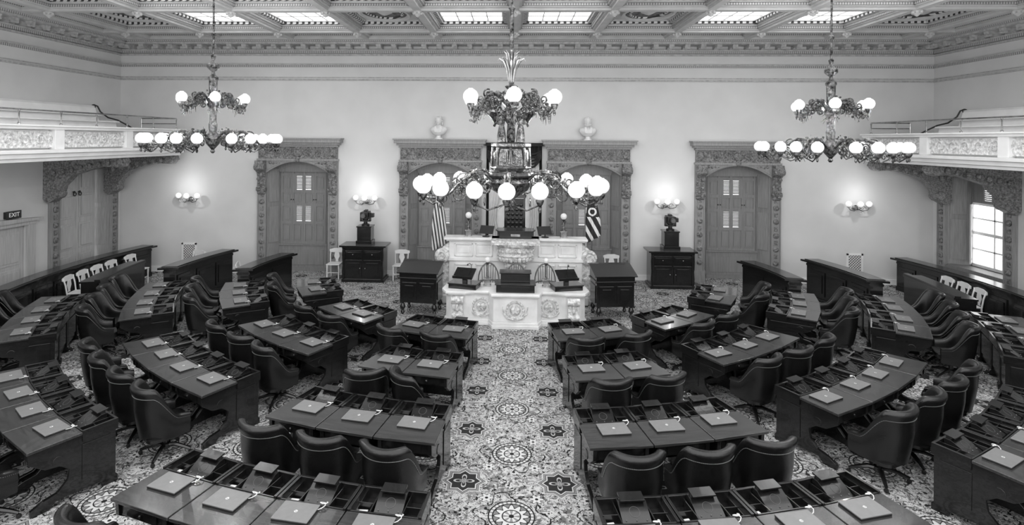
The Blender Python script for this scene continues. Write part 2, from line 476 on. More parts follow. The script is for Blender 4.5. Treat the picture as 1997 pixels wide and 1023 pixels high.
for k in range(2):
    b=B(); x0=-.88+k*.885
    b.box(x0,x0+.875,.05,.1,0,1.98)
    for z0,z1 in ((.15,.9),(1.0,1.85)):
        b.box(x0+.1,x0+.77,.035,.05,z0,z1); b.box(x0+.16,x0+.71,.02,.036,z0+.07,z1-.07)
    o=b.obj('door_leaf',m_doorw,dr,smooth=False,bevel=.006)
    b=B(); b.lathe([(.02,.05),(.02,.0),(.035,-.01),(.02,-.04)],(x0+(.8 if k==0 else .07),0,1.0),8,axis='y'); b.obj('handle',m_brass,o)
b=B(); casing(b,False,3.66)
b.m=2; b.box(-.78,.78,.40,.5,.0,.80); b.box(-.95,.95,-.05,.5,.76,.80); b.box(-1.02,1.02,-.06,-.01,0,.76); b.box(-.85,.85,-.08,-.05,.15,.62)
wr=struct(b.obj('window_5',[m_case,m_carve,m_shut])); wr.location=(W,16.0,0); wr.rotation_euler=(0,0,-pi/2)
b=B()
b.box(-.78,-.72,.47,.53,.8,3.58); b.box(.72,.78,.47,.53,.8,3.58); b.box(-.72,.72,.47,.53,.8,.88); b.box(-.72,.72,.46,.54,1.72,1.80); b.box(-.72,.72,.47,.53,2.55,2.63)
b.box(-.02,.02,.48,.52,.88,2.6); b.box(-.72,.72,.48,.52,1.28,1.32); b.box(-.72,.72,.48,.52,2.15,2.19)
b.obj('window_sash',m_gray if False else m_whitewood,wr,smooth=False)
for q in (-1,1):
    b=B()
    z0,z1=.9,2.58
    b.box(0,.05,0,.035,z0,z1); b.box(.31,.36,0,.035,z0,z1); b.box(.05,.31,0,.035,z0,z0+.08); b.box(.05,.31,0,.035,1.7,1.78); b.box(.05,.31,0,.035,z1-.08,z1); b.box(.05,.31,.012,.024,z0,z1); b.box(.10,.26,.002,.033,z0+.14,1.64); b.box(.10,.26,.002,.033,1.84,z1-.14)
    o=b.obj('shutter',m_shutlt,wr,smooth=False); o.location=(q*.74,.43,0); o.rotation_euler=(0,0,(-pi/2+.85) if q<0 else (-pi/2-.0))
for k in range(4):
    b=B(); w=.365
    b.box(0,.05,.44,.475,2.62,3.58); b.box(w-.05,w,.44,.475,2.62,3.58); b.box(.05,w-.05,.44,.475,2.62,2.7); b.box(.05,w-.05,.44,.475,3.35,3.58)
    if k in (0,3): b.box(.05,w-.05,.45,.47,2.7,3.35)
    else:
        z=2.71
        while z<3.34: b.hexa([(.05,.44,z),(w-.05,.44,z),(w-.05,.47,z+.03),(.05,.47,z+.03),(.05,.44,z+.01),(w-.05,.44,z+.01),(w-.05,.47,z+.04),(.05,.47,z+.04)]); z+=.055
    o=b.obj('shutter',m_shut,wr,smooth=False); o.location=(-.735+k*.3685,0,0)
t=root('tree','leafy tree standing outside the tall window','tree',(23.9,26.4,-6.2))
b=B(); b.tube([(0,0,0),(.1,0,3.5),(.0,.1,6)],[.3,.2,.1],8); b.tube([(.05,0,3.8),(.9,.3,6)],[.1,.04],6); b.tube([(.05,0,3.6),(-.8,-.3,5.5)],[.1,.04],6); b.obj('trunk',m_wood,t)
b=B()
for k in range(700):
    a=random.uniform(0,2*pi); rr=1.4*sqrt(random.random()); zz=random.uniform(-1,1)
    b.sphere((rr*cos(a)*sqrt(1-zz*zz*.8),rr*sin(a)*sqrt(1-zz*zz*.8),5.6+1.7*zz),random.uniform(.03,.08),5,4,(1.3,1,.7))
b.obj('foliage',m_leaf,t)['kind']='stuff'

# ------------------------------------------------------------ galleries
def gallery(sx):
    g=root('gallery_balcony','white plaster gallery balcony with relief frieze and brass rail','balcony',(sx*W,10,3.8))
    def X(b): b.at(sc=(sx,1,1)); return b
    y0,y1=-8,6.95
    b=X(B())
    b.box(-2.35,0,y0,y1,.08,.2); b.box(-2.45,-2.2,y0,y1+.05,.02,.12); b.box(-2.38,-2.2,y0,y1,-.06,.02); b.box(-2.3,0,y1-.1,y1+.03,-.06,.2)
    b.box(-2.52,-2.2,y0,y1+.1,.12,.2); b.box(-2.2,0,y1-.05,y1+.1,.12,.2)
    b.box(-2.48,-2.2,y0,y1+.05,.64,.70); b.box(-2.52,-2.15,y0,y1+.08,.70,.74); b.box(-2.2,0,y1-.1,y1+.05,.64,.74)
    b.box(-2.3,-2.2,y0,y1,.2,.64)
    y=y1
    while y>y0:
        b.box(-2.46,-2.2,y-.25,y+.02,.2,.66); y-=2.3
    b.obj('parapet',m_white,g,smooth=False,bevel=.01)
    b=X(B())
    b.box(-2.38,-2.29,y0,y1-.02,.24,.60); b.box(-2.2,0,y1-.08,y1+.0,.22,.62)
    y=y1-.6
    while y>y0:
        b.scroll((-2.39,y,.42),.13,0,'x',1.4,.025); y-=.38
    b.obj('frieze',m_whitecarve,g)
    b=X(B())
    yy=[y1-.1-i*1.1 for i in range(13)]
    for y in yy:
        b.lathe([(.03,.74),(.03,.77),(.014,.79),(.014,1.0),(.024,1.02),(.014,1.06)],(-2.3,y,0),8)
    b.tube([(-2.3,y0,1.06),(-2.3,y1-.1,1.06)],.018,8); b.tube([(-2.3,y1-.1,1.06),(-1.2,y1-.1,1.06)],.018,8)
    b.tube([(-2.3,y1-.1,.9),(-1.2,y1-.1,.9)],.012,6); b.tube([(-1.2,y1-.1,.74),(-1.2,y1-.1,1.06)],.02,6)
    b.obj('railing',m_brass,g)
    b=X(B())
    prof=[(0,.2),(-1.6,.2),(-1.6,.62),(-1.1,.64),(-1.05,.9),(-.55,.92),(-.42,1.34),(-.36,1.40),(0,1.42)]
    b.prism(prof,y0,y1-1.0,'y')
    b.box(-.62,-.40,y0,y1-1.0,1.10,1.13); b.box(-1.16,-1.06,y0,y1-1.0,.9,.94)
    b.obj('bench',m_white,g,smooth=False,bevel=.01)
    b=X(B())
    P=[(-.36,y1-.98,1.42),(-.45,y1-.95,1.38),(-.5,y1-.9,1.22),(-.7,y1-.85,1.05),(-.95,y1-.8,.98),(-1.15,y1-.7,.85),(-1.35,y1-.65,.72)]
    b.tube(P,.022,7); b.scroll((-.36,y1-.98,1.36),.07,0,'y',1.3,.018); b.tube([(-1.35,y1-.65,.72),(-1.38,y1-.65,.2)],.018,6)
    b.obj('bench_arm',m_black,g)
    for yb in (4.75,7.0):
        b=X(B())
        b.prism([(0,-.06),(-2.2,-.06),(-2.25,-.2),(-2.0,-.32),(-1.6,-.3),(-1.2,-.42),(-.8,-.55),(-.5,-.85),(-.42,-1.15),(-.15,-1.3),(0,-1.2)],yb-.13,yb+.13,'y')
        b.lathe([(.14,-.17),(.16,-.12),(.16,.12),(.14,.17)],(-2.05,yb,-.18),12,axis='y')
        b.lathe([(.13,-.17),(.15,-.12),(.15,.12),(.13,.17)],(-.32,yb,-1.05),12,axis='y')
        for k in range(7): b.sphere((-.3-.25*k,yb-.15,-.5+.05*k),.09,7,5); b.sphere((-.3-.25*k,yb+.13,-.5+.05*k),.09,7,5)
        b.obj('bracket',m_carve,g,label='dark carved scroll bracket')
    return g
gallery(1); gallery(-1)

def textmesh(txt,size,ext=.002):
    cu=bpy.data.curves.new('t','FONT'); cu.body=txt; cu.size=size; cu.extrude=ext; cu.align_x='CENTER'; cu.align_y='CENTER'
    o=bpy.data.objects.new('t',cu); COL.objects.link(o)
    bpy.context.view_layer.update()
    me=bpy.data.meshes.new_from_object(o.evaluated_get(bpy.context.evaluated_depsgraph_get()))
    bpy.data.objects.remove(o); return me
ex=root('exit_sign','black illuminated exit sign with white letters above a door','sign',(-W,13.65,2.31),pi/2)
b=B(); b.box(-.20,.20,-.09,0,-.085,.085); b.box(-.215,.215,-.10,-.085,-.10,.10); b.obj('sign_case',m_black,ex,smooth=False,bevel=.01)
me=textmesh('EXIT',.15); me.materials.append(M('lit letters',.7,.5,.02,2,emit=.2)); o=bpy.data.objects.new('sign_text',me); COL.objects.link(o); o.parent=ex
o.location=(0,-.104,0); o.rotation_euler=(pi/2,0,0)

# ------------------------------------------------------------ member desks / chairs / laptops
def make_desk(R,dphi,idx):
    hw=lambda y:(R-y)*tan(dphi/2)-.006
    r=root('member_desk','dark mahogany legislator desk with open equipment tray','desk',group='curved rows of member desks')
    b=B(); b.prism([(-hw(-.47),-.47),(hw(-.47),-.47),(hw(.08),.08),(-hw(.08),.08)],.735,.768)
    b.obj('desk_top',m_wood2,r,smooth=False,bevel=.006)
    b=B()
    for q in (-1,1):
        P=[(q*hw(.08),.083),(q*(hw(.08)-.03),.083),(q*(hw(.47)-.03),.47),(q*hw(.47),.47)]
        b.prism(P,.65,.785)
    b.box(-hw(.47)+.03,hw(.47)-.03,.44,.47,.65,.785); b.box(-hw(.1)+.03,hw(.1)-.03,.083,.10,.65,.772)
    b.box(-hw(.47)+.03,hw(.47)-.03,.1,.44,.65,.675)
    for x in (-.16,.16): b.box(x-.006,x+.006,.1,.44,.675,.75)
    b.box(-hw(.47)+.03,-.16,.26,.27,.675,.745); b.box(.16,hw(.47)-.03,.26,.27,.675,.745)
    b.obj('equipment_tray',m_wood,r,smooth=False,bevel=.003)
    b=B(); b.prism([(.43,.675),(.43,.80),(.36,.80),(.16,.695),(.16,.675)],-.14,.14,'x')
    b.hexa([(-.12,.33,.815),(.12,.33,.815),(.12,.45,.83),(-.12,.45,.83),(-.12,.33,.83),(.12,.33,.83),(.12,.45,.845),(-.12,.45,.845)])
    b.box(-.12,.12,.37,.42,.8,.82)
    b.m=1
    for k in range(3): b.sphere((-.1+.1*k,.205,.722),.008,6,4)
    b.T=Matrix.Translation((0,.275,.757))@Matrix.Rotation(radians(28),4,'X')
    b.ring((0,0,0),.05,.002,'z',16,4); b.at()
    b.obj('speaker_box',[m_wood,m_gray],r,bevel=.003)
    b=B(); x0=-hw(.3)+.045
    b.hexa([(x0,.12,.682),(x0+.11,.13,.682),(x0+.1,.24,.682),(x0-.005,.23,.682),(x0,.12,.69),(x0+.11,.13,.69),(x0+.1,.24,.69),(x0-.005,.23,.69)])
    b.obj('paper',m_cloth,r,smooth=False,label='white note card')
    b=B(); b.prism([(-hw(.37)+.01,.37),(hw(.37)-.01,.37),(hw(.42)-.01,.42),(-hw(.42)+.01,.42)],.10,.65)
    b.box(-hw(.4)+.06,hw(.4)-.06,.42,.432,.2,.58)
    b.box(-hw(-.4)+.05,hw(-.4)-.05,-.42,-.39,.60,.735); b.box(-hw(-.4)+.05,hw(-.4)-.05,-.39,.37,.6,.62)
    b.obj('body',m_wood,r,smooth=False,bevel=.004)
    b=B(); b.box(-.2,.2,-.435,-.42,.625,.72); b.lathe([(.012,-.435),(.018,-.455),(.008,-.465)],(0,0,.67),8,axis='y')
    b.obj('drawer',m_wood,r)
    P2=[(.445,.735),(.445,.1),(.47,.08),(.47,0),(.30,0),(.27,.07),(.05,.08),(-.18,.07),(-.25,.0),(-.42,.0),(-.42,.07),(-.30,.13),(-.16,.16),(-.06,.26),(-.04,.38),(-.14,.46),(-.28,.48),(-.36,.54),(-.44,.60),(-.45,.735)]
    for q in (-1,1):
        xo=hw(.445); b=B(); b.prism(P2,q*(xo-.055),q*(xo-.008),'x')
        b.box(min(q*(xo-.008),q*(xo+.002)),max(q*(xo-.008),q*(xo+.002)),.08,.38,.2,.62)
        b.lathe([(.06,xo-.06),(.06,xo-.0)] if q>0 else [(.06,-xo+.06),(.06,-xo+.0)],(0,-.16,.53),10,axis='x')
        b.obj('end_panel',m_wood,r,smooth=False,bevel=.004)
    return r
def make_chair():
    r=root('swivel_armchair','black leather barrel armchair with nailhead trim on swivel base','chair',group='member swivel armchairs')
    def sec(l):
        al=abs(l); sg=1 if l>=0 else -1
        hb=.5+.5*cos(pi*min(1,max(0,(al-.28)/.26)))
        h=.61+.40*hb - .03*max(0,(al-.52))/.2
        def pt(off,t):
            rr=.292-off
            if al<.4555: a=al/.29; x=rr*sin(a); y=-rr*cos(a)
            else: x=rr; y=al-.4555
            z=.33+(h-.33)*t
            k=t*hb
            x*=1+.10*k+.03*t; y=y*(1+.08*k)-.065*k
            return (sg*x,y-.02,z)
        out=[pt(0,0),pt(-.012,.25),pt(-.015,.55),pt(0,.82),pt(-.022,.92),pt(-.022,.99),pt(.0,1.02),pt(.035,1.025),pt(.065,1.0),pt(.078,.93),pt(.07,.55),pt(.065,.25),pt(.065,0)]
        return out
    L=[-.675+1.35*i/36 for i in range(37)]
    b=B(); b.loft([sec(l) for l in L]); b.obj('backrest',m_leath,r,ang=60)
    b=B(); PP=[]
    for i in range(75):
        l=-.665+1.33*i/74; s_=sec(l); p=s_[3]; n_=Vector((p[0],p[1]+.0,0)); n_=n_.normalized()*.008
        q=(p[0]+n_.x,p[1]+n_.y,p[2]+.012); PP.append(q)
        b.sphere(q,.0055,5,3)
    b.tube(PP,.002,4)
    b.obj('nail_trim',m_nail,r)
    b=B()
    def rr(w,y0,y1,z,c=.08):
        P=[]
        for (cx,cy,a0) in ((w-c,y1-c,0),(-w+c,y1-c,90),(-w+c,y0+c,180),(w-c,y0+c,270)):
            for k in range(5):
                a=radians(a0+k*22.5); P.append((cx+c*cos(a),cy+c*sin(a),z))
        return P
    b.loft([rr(.21,-.22,.20,.36),rr(.225,-.22,.25,.38),rr(.225,-.22,.27,.43),rr(.215,-.21,.26,.475),rr(.16,-.16,.18,.495)])
    b.obj('seat',m_leath,r)
    b=B(); b.loft([rr(.23,-.24,.19,.29,.12),rr(.275,-.285,.2,.31,.12),rr(.275,-.285,.2,.35,.12)])
    b.obj('seat_frame',m_wood,r)
    b=B(); b.lathe([(.10,.29),(.10,.27),(.04,.25),(.035,.16),(.06,.15),(.06,.09),(.03,.08)],n=12); b.obj('pedestal',m_wood,r)
    for k in range(4):
        a=pi/4+k*pi/2; b=B(); c,s_=cos(a),sin(a)
        b.tube([(.04*c,.04*s_,.13),(.12*c,.12*s_,.135),(.24*c,.24*s_,.10),(.33*c,.33*s_,.065)],[.028,.03,.025,.02],7)
        b.obj('leg',m_wood,r)
        b=B(); b.lathe([(.015,-.018),(.026,-.014),(.026,.014),(.015,.018)],(.33*c,.33*s_,.027),10,axis='x'); b.obj('caster',m_black,r)
    return r
def make_laptop():
    r=root('laptop','closed grey laptop with round emblem lying on desk','laptop',group='closed laptops on member desks')
    b=B(); b.box(-.18,.18,-.13,.13,0,.014); b.obj('laptop_base',m_black,r,smooth=False,bevel=.004)
    b=B(); b.box(-.182,.182,-.132,.132,.0145,.026); b.obj('laptop_lid',m_laptop,r,smooth=False,bevel=.005)
    b=B(); b.lathe([(.017,.0262),(.017,.0268)],n=16); lg=b.obj('emblem',m_mark,r)
    me=textmesh('hp',.026,.0003); me.materials.append(m_black); o=bpy.data.objects.new('emblem_letters',me); COL.objects.link(o); o.parent=lg; o.location=(0,0,.0272)
    b=B()
    P=[(.18,.08,.010),(.21,.09,.02),(.235,.12,.03),(.225,.15,.035),(.19,.16,.03),(.17,.15,.035),(.20,.13,.04),(.235,.145,.035),(.24,.17,.03),(.22,.185,.024)]
    Q=[]
    for i in range(len(P)-1):
        for k in range(3):
            t=k/3; Q.append(tuple(P[i][j]*(1-t)+P[i+1][j]*t for j in range(3)))
    b.tube(Q,.0045,5); b.obj('cable',m_cable,r,label='white power cord')
    return r
ROWS=[(5.2,8.0,[(12,2),(34,2),(60,2)]),(6.85,6.0,[(10.2,2),(30,3),(58,3)]),(8.65,4.85,[(8.0,3),(30,4),(58.6,4)]),(10.5,4.1,[(6.6,4),(31.4,4),(56.2,4)])]
chair=make_chair(); lap=make_laptop()
for ri,(R,dp,gs) in enumerate(ROWS):
    dk=make_desk(R,radians(dp),ri)
    for side in (-1,1):
        for (p0,n) in gs:
            for k in range(n):
                ph=radians(side*(p0+k*dp)); x,y=R*sin(ph),CY-R*cos(ph)
                put(dk,(x,y,0),ph)
                jx=random.uniform(-.07,.02); jy=random.uniform(-.03,.0)
                lx,ly=jx,-.075+jy
                put(lap,(x+lx*cos(ph)-ly*sin(ph),y+lx*sin(ph)+ly*cos(ph),.769),ph+random.uniform(-.06,.06))
                Rc=R+.74+random.uniform(-.02,.04)
                rj=random.uniform(-.22,.22)
                if ri==1 and p0==10.2 and side==-1: rj=(-.75 if k==0 else .45); Rc+=.08
                put(chair,(Rc*sin(ph),CY-Rc*cos(ph),0),ph+rj)

# ------------------------------------------------------------ curved partitions
def arcbox(b,Rf,o0,o1,z0,z1,p0,p1,n=10):
    R_=[]
    for i in range(n+1):
        p=p0+(p1-p0)*i/n; R=Rf(p)
        a=((R+o0)*sin(p),CY-(R+o0)*cos(p)); c=((R+o1)*sin(p),CY-(R+o1)*cos(p))
        R_.append([(a[0],a[1],z0),(c[0],c[1],z0),(c[0],c[1],z1),(a[0],a[1],z1)])
    b.loft(R_)
def partition(Ra,Rb,pa,pb,side,h=1.05,th=.13,lab='curved dark mahogany partition with panelled face'):
    pa_,pb_=radians(pa)*side,radians(pb)*side
    Rf=lambda p:Ra+(Rb-Ra)*(p-pa_)/(pb_-pa_)
    r=root('curved_partition',lab,'partition')
    b=B(); arcbox(b,Rf,-th,th,.0,h,pa_,pb_,16); arcbox(b,Rf,-th-.03,th+.03,0,.12,pa_,pb_,16); arcbox(b,Rf,-th-.02,th+.02,h-.1,h-.04,pa_,pb_,16); b.obj('body',m_wood,r)
    b=B(); e=radians(.5)*side; arcbox(b,Rf,-th-.12,th+.10,h,h+.05,pa_-e,pb_+e,16); arcbox(b,Rf,-th-.06,th+.05,h+.05,h+.07,pa_,pb_,16); b.obj('cap_rail',m_wood,r)
    n=max(2,int(abs(pb-pa)*Ra*pi/180/.75))
    for i in range(n):
        a=pa_+(pb_-pa_)*(i+.12)/n; c=pa_+(pb_-pa_)*(i+.88)/n
        for q in (-1,1):
            b=B(); o0,o1=(q*(th+.025),q*th) ; arcbox(b,Rf,min(o0,o1),max(o0,o1),.2,h-.18,a,c,4)
            a2,c2=a+(c-a)*.12,c-(c-a)*.12; o0,o1=(q*(th+.045),q*(th+.02)); arcbox(b,Rf,min(o0,o1),max(o0,o1),.28,h-.26,a2,c2,4)
            b.obj('panel',m_wood,r)
    return r
for sd in (-1,1):
    partition(6.95,6.35,74,90,sd,1.0); partition(8.75,8.2,77,92,sd,1.02); partition(12.15,11.4,50,97,sd,.88)
    r=root('press_table','dark mahogany curved table with panelled front','table')
    pa,pb=radians(74.5)*sd,radians(87)*sd; Rf=lambda p:10.35
    b=B(); arcbox(b,Rf,-.25,.2,.84,.88,pa,pb); arcbox(b,Rf,-.24,-.12,.88,.92,pa,pb); b.obj('table_top',m_wood,r)
    b=B(); arcbox(b,Rf,-.22,-.18,.0,.84,pa,pb)
    for a in (pa,(pa+pb)/2,pb-.004*sd): arcbox(b,Rf,-.22,.16,0,.84,a,a+.004*sd,1)
    b.obj('body',m_wood,r)

# ------------------------------------------------------------ white side chairs
def make_wchair():
    r=root('white_side_chair','white painted wooden chair with vase splat back','chair',group='white wooden side chairs')
    b=B(); b.prism([(-.21,.2),(.21,.2),(.19,-.2),(-.19,-.2)],.43,.46); b.obj('seat',m_whitewood,r,bevel=.01)
    for (x,y,t) in ((-.18,.17,0),(.18,.17,0)):
        b=B(); b.lathe([(.018,0),(.024,.1),(.018,.25),(.026,.40),(.02,.43)],(x,y,0),8); b.obj('leg',m_whitewood,r)
    for x in (-.18,.18):
        b=B(); b.tube([(x,-.24,0),(x,-.19,.2),(x,-.18,.43)],.02,6); b.obj('leg',m_whitewood,r)
    b=B()
    for x in (-.19,.19): b.tube([(x,-.18,.44),(x*1.03,-.21,.65),(x*1.08,-.26,.83)],.018,6)
    b.at((0,-.24,-.03))
    b.prism([(-.24,.80),(-.19,.77),(.19,.77),(.24,.80),(.24,.86),(.1,.90),(-.1,.90),(-.24,.86)],-.03,-.01,'y')
    b.prism([(-.05,.49),(.05,.49),(.035,.54),(.09,.66),(.06,.78),(-.06,.78),(-.09,.66),(-.035,.54)],-.0,.012,'y')
    b.at(); b.obj('backrest',m_whitewood,r)
    b=B(); b.tube([(-.18,.17,.2),(.18,.17,.2)],.01,5); b.tube([(-.18,.17,.15),(-.18,-.2,.15)],.01,5); b.tube([(.18,.17,.15),(.18,-.2,.15)],.01,5); b.obj('stretcher',m_whitewood,r)
    return r
wc=make_wchair()
for (x,y,rz) in [(-5.5,17.15,pi),(-3.45,17.1,pi),(2.95,16.9,pi),(-7.35,15.3,-1.3),(-8.95,16.3,3.0),(-9.6,16.5,2.9)]: put(wc,(x,y,0),rz)
for sd,ps in ((-1,(79,82,85,88,92)),(1,(81,84,87))):
    for p in ps:
        ph=radians(p)*sd; put(wc,(10.93*sin(ph),CY-10.93*cos(ph),0),ph)

# ------------------------------------------------------------ wall grilles, baskets
for sx in (-1,1):
    r=root('wall_grille','white lattice ventilation grille on the wall','vent',(sx*10.35,D,.62))
    b=B()
    for (a,c,e,f) in ((-.24,.24,-.3,-.25),(-.24,.24,.25,.3),(-.24,-.19,-.3,.3),(.19,.24,-.3,.3)): b.box(a,c,-.03,0,e,f)
    b.obj('frame',m_white,r,smooth=False)
    b=B(); b.box(-.19,.19,-.005,0,-.25,.25); b.obj('backing',m_gray,r)
    b=B()
    for k in range(-5,6):
        b.tube([(max(-.19,k*.08-.25),-.015,-.25+max(0,-.19-(k*.08-.25))),(min(.19,k*.08+.25),-.015,.25-max(0,(k*.08+.25)-.19))],.008,4)
        b.tube([(max(-.19,k*.08-.25),-.012,.25-max(0,-.19-(k*.08-.25))),(min(.19,k*.08+.25),-.012,-.25+max(0,(k*.08+.25)-.19))],.008,4)
    b.obj('lattice',m_white,r)
r0=root('waste_basket','round woven wicker waste basket on carpet','basket',group='wicker waste baskets')
b=B(); b.lathe([(.12,0),(.13,.01),(.165,.32),(.175,.34),(.165,.35),(.155,.33),(.12,.03)],n=18); b.obj('basket_body',m_wicker,r0)
b=B(); b.ring((0,0,.34),.17,.012,n=20); b.obj('rim',m_wicker,r0)
for x,y in ((-7.89,8.98),(-7.45,13.9),(7.45,14.1),(7.89,8.98),(3.1,12.6)): put(r0,(x,y,0))

# ------------------------------------------------------------ rostrum (lower marble)
r=root('clerk_rostrum','white marble clerk rostrum with carved wreath panels','rostrum',(.05,13.25,0))
def plan(o):
    return [(-1.55-o,.45+o),(-1.62-o,-.05),(-1.50-o,-.22-o),(-1.15,-.24-o),(-.95,-.14-o),(-.62,-.14-o),(-.50-o*.5,-.40-o),(.50+o*.5,-.40-o),(.62,-.14-o),(.95,-.14-o),(1.15,-.24-o),(1.50+o,-.22-o),(1.62+o,-.05),(1.55+o,.45+o)]
b=B(); b.prism(plan(0),.14,.70); b.prism(plan(.07),0,.08); b.prism(plan(.04),.08,.14); b.obj('body',m_marble,r,smooth=False,bevel=.01)
b=B(); b.prism(plan(.05),.70,.74); b.prism(plan(.10),.74,.80); b.obj('marble_top',m_marble,r,smooth=False,bevel=.012)
for (cx,cy,ry) in ((0,-.41,0),(-.79,-.15,0),(.79,-.15,0)):
    b=B(); b.ring((cx,cy,.42),.19,.028,'y',20,6); b.ring((cx,cy,.42),.12,.012,'y',16,5)
    for k in range(18):
        a=2*pi*k/18; b.sphere((cx+.19*cos(a),cy-.015,.42+.19*sin(a)),.032,6,4,(1,.7,1))
    b.lathe([(.11,0),(.09,-.03),(.02,-.045)],(cx,cy,.42),14,axis='y')
    for k in range(5):
        a=pi/2+2*pi*k/5; b.prism([(cx+.03*cos(a+1),.42+.03*sin(a+1)),(cx+.10*cos(a),.42+.10*sin(a)),(cx+.03*cos(a-1),.42+.03*sin(a-1))],cy-.06,cy-.02,'y')
    for q in (-1,1): b.tube([(cx,cy,.2),(cx+q*.15,cy-.01,.24),(cx+q*.26,cy,.34),(cx+q*.28,cy,.5)],[.03,.03,.025,.01],6)
    b.obj('wreath_relief',m_marblecarve,r,label='carved marble wreath seal')
for q in (-1,1):
    b=B(); x=q*1.33
    b.box(x-.12,x+.12,-.30,-.22,.16,.68); b.lathe([(.09,-.14),(.09,.14)],(x,-.3,.60),12,axis='x'); b.lathe([(.06,-.13),(.06,.13)],(x,-.29,.24),12,axis='x'); b.sphere((x,-.31,.42),.06,8,6,(.8,.6,1.6))
    b.obj('scroll_pilaster',m_marblecarve,r)
# upper rostrum
r=root('speaker_rostrum','tall white marble speaker rostrum with scroll wings','rostrum',(.05,15.2,0))
b=B(); b.box(-1.75,1.75,-.35,-.05,0,1.62); b.box(-1.9,1.9,-.45,-.05,0,.2); b.box(-1.78,1.78,-.40,-.05,1.1,1.18)
for q in (-1,1):
    for (xa,xb) in ((.6,1.05),(1.12,1.6)):
        X0,X1=sorted((q*xa,q*xb))
        for (za,zb) in ((1.22,1.56),(.35,1.02)):
            b.box(X0,X1,-.39,-.35,za,za+.03); b.box(X0,X1,-.39,-.35,zb-.03,zb); b.box(X0,X0+.03,-.39,-.35,za,zb); b.box(X1-.03,X1,-.39,-.35,za,zb); b.box(X0+.08,X1-.08,-.365,-.35,za+.08,zb-.08)
b.obj('body',m_marble,r,smooth=False,bevel=.012)
b=B(); b.box(-1.82,1.82,-.42,-.02,1.62,1.66); b.box(-1.88,1.88,-.48,-.01,1.66,1.72)
b.obj('marble_top',m_marble,r,smooth=False,bevel=.012)
b=B(); b.lathe([(.1,.72),(.2,.8),(.3,1.0),(.28,1.08),(.42,1.2),(.5,1.3),(.46,1.34),(.46,1.50),(.55,1.56),(.55,1.62)],(0,-.42,0),20,sy=.8)
for k in range(13):
    a=pi+pi*k/12; b.sphere((.42*cos(a),-.42+.34*sin(a),1.22),.06,7,5,(1,1,1.3)); b.sphere((.46*cos(a),-.42+.37*sin(a),1.42),.05,7,5)
b.box(-.62,.62,-.9,-.1,1.62,1.72)
b.obj('pulpit',m_marblecarve,r)
for q in (-1,1):
    b=B()
    b.prism([(q*1.75,0),(q*2.25,0),(q*2.25,.5),(q*2.05,.7),(q*2.15,.95),(q*2.1,1.25),(q*1.9,1.45),(q*1.75,1.55)],-.3,-.02,'y')
    b.lathe([(.16,-.42),(.2,-.38),(.2,-.3)],(q*1.93,0,1.22),16,axis='y'); b.scroll((q*1.93,-.43,1.22),.17,0,'y',1.7,.028,dirn=q)
    b.lathe([(.14,-.4),(.17,-.36),(.17,-.3)],(q*2.08,0,.62),16,axis='y'); b.scroll((q*2.08,-.41,.62),.14,0,'y',1.7,.025,dirn=-q)
    b.box(min(q*1.8,q*2.3),max(q*1.8,q*2.3),-.36,-.28,0,.25)
    b.obj('scroll_wing',m_marblecarve,r)
r=root('speaker_platform','white marble raised platform with carpeted top','platform',(.05,16.3,0))
b=B(); b.box(-1.5,1.5,-1.1,1.0,0,1.02); b.box(-1.56,1.56,-1.1,1.0,0,.15); b.obj('base',m_marble,r,smooth=False)
b=B(); b.box(-1.5,1.5,-1.1,1.0,1.02,1.04); b.obj('carpet_top',m_carpet,r,smooth=False)
r=root('speaker_desk','dark wooden lectern desk on marble rostrum','desk',(.05,14.87,1.72))
b=B(); b.prism([(-.48,0),(-.42,-.18),(.42,-.18),(.48,0),(.44,.3),(-.44,.3)],0,.18); b.obj('body',m_wood,r,bevel=.01)
b=B(); b.prism([(-.52,0),(-.45,-.22),(.45,-.22),(.52,0),(.48,.32),(-.48,.32)],.18,.21); b.obj('desk_top',m_wood,r)
b=B(); b.box(-.12,.12,-.188,-.18,.06,.12); b.obj('name_plate',m_brass,r)
r=root('speaker_chair','tall tufted black leather speaker chair with wooden frame','chair',(.03,15.95,1.05))
b=B(); b.box(-.28,.28,-.3,.25,.36,.48); b.obj('seat',m_leath,r,bevel=.03)
b=B(); b.box(-.25,.25,.2,.27,.5,1.56)
for i in range(4):
    for j in range(7): b.sphere((-.18+.12*i,.2,.6+.13*j),.055,8,5,(1,.35,1))
b.obj('backrest',m_leath,r)
b=B(); b.box(-.30,-.25,.2,.3,0,1.6); b.box(.25,.30,.2,.3,0,1.6); b.prism([(-.32,1.58),(.32,1.58),(.28,1.66),(0,1.74),(-.28,1.66)],.19,.31,'y'); b.lathe([(.04,1.6),(.05,1.65),(.01,1.73)],(-.28,.25,0),8); b.lathe([(.04,1.6),(.05,1.65),(.01,1.73)],(.28,.25,0),8); b.obj('frame',m_wood,r)
for q in (-1,1):
    b=B(); b.tube([(q*.3,.25,.72),(q*.33,0,.72),(q*.34,-.25,.70),(q*.34,-.3,.62),(q*.32,-.28,.4)],.035,8); b.obj('armrest',m_wood,r)
for x in (-.25,.25):
    b=B(); b.tube([(x,-.26,.0),(x*1.05,-.28,.15),(x,-.25,.37)],[.025,.035,.03],8); b.obj('leg',m_wood,r)
r=root('wall_drapery','dark swagged valance over white tied curtains','curtain',(.0,D,0))
def pleat(b,x0,x1,z0,z1,amp,k,yoff,edge=None,n=60):
    A=[]
    for j in range(9):
        z=z0+(z1-z0)*j/8; ring=[]
        for i in range(n+1):
            t=i/n; xa,xb=(x0,x1) if not edge else edge(j/8)
            ring.append((xa+(xb-xa)*t,yoff-amp*(.5+.5*sin(k*2*pi*t)),z))
        A.append(ring)
    b.loft(A,ring_closed=False,cap=False)
b=B(); pleat(b,-.86,.86,3.72,4.12,.10,13,-.06)
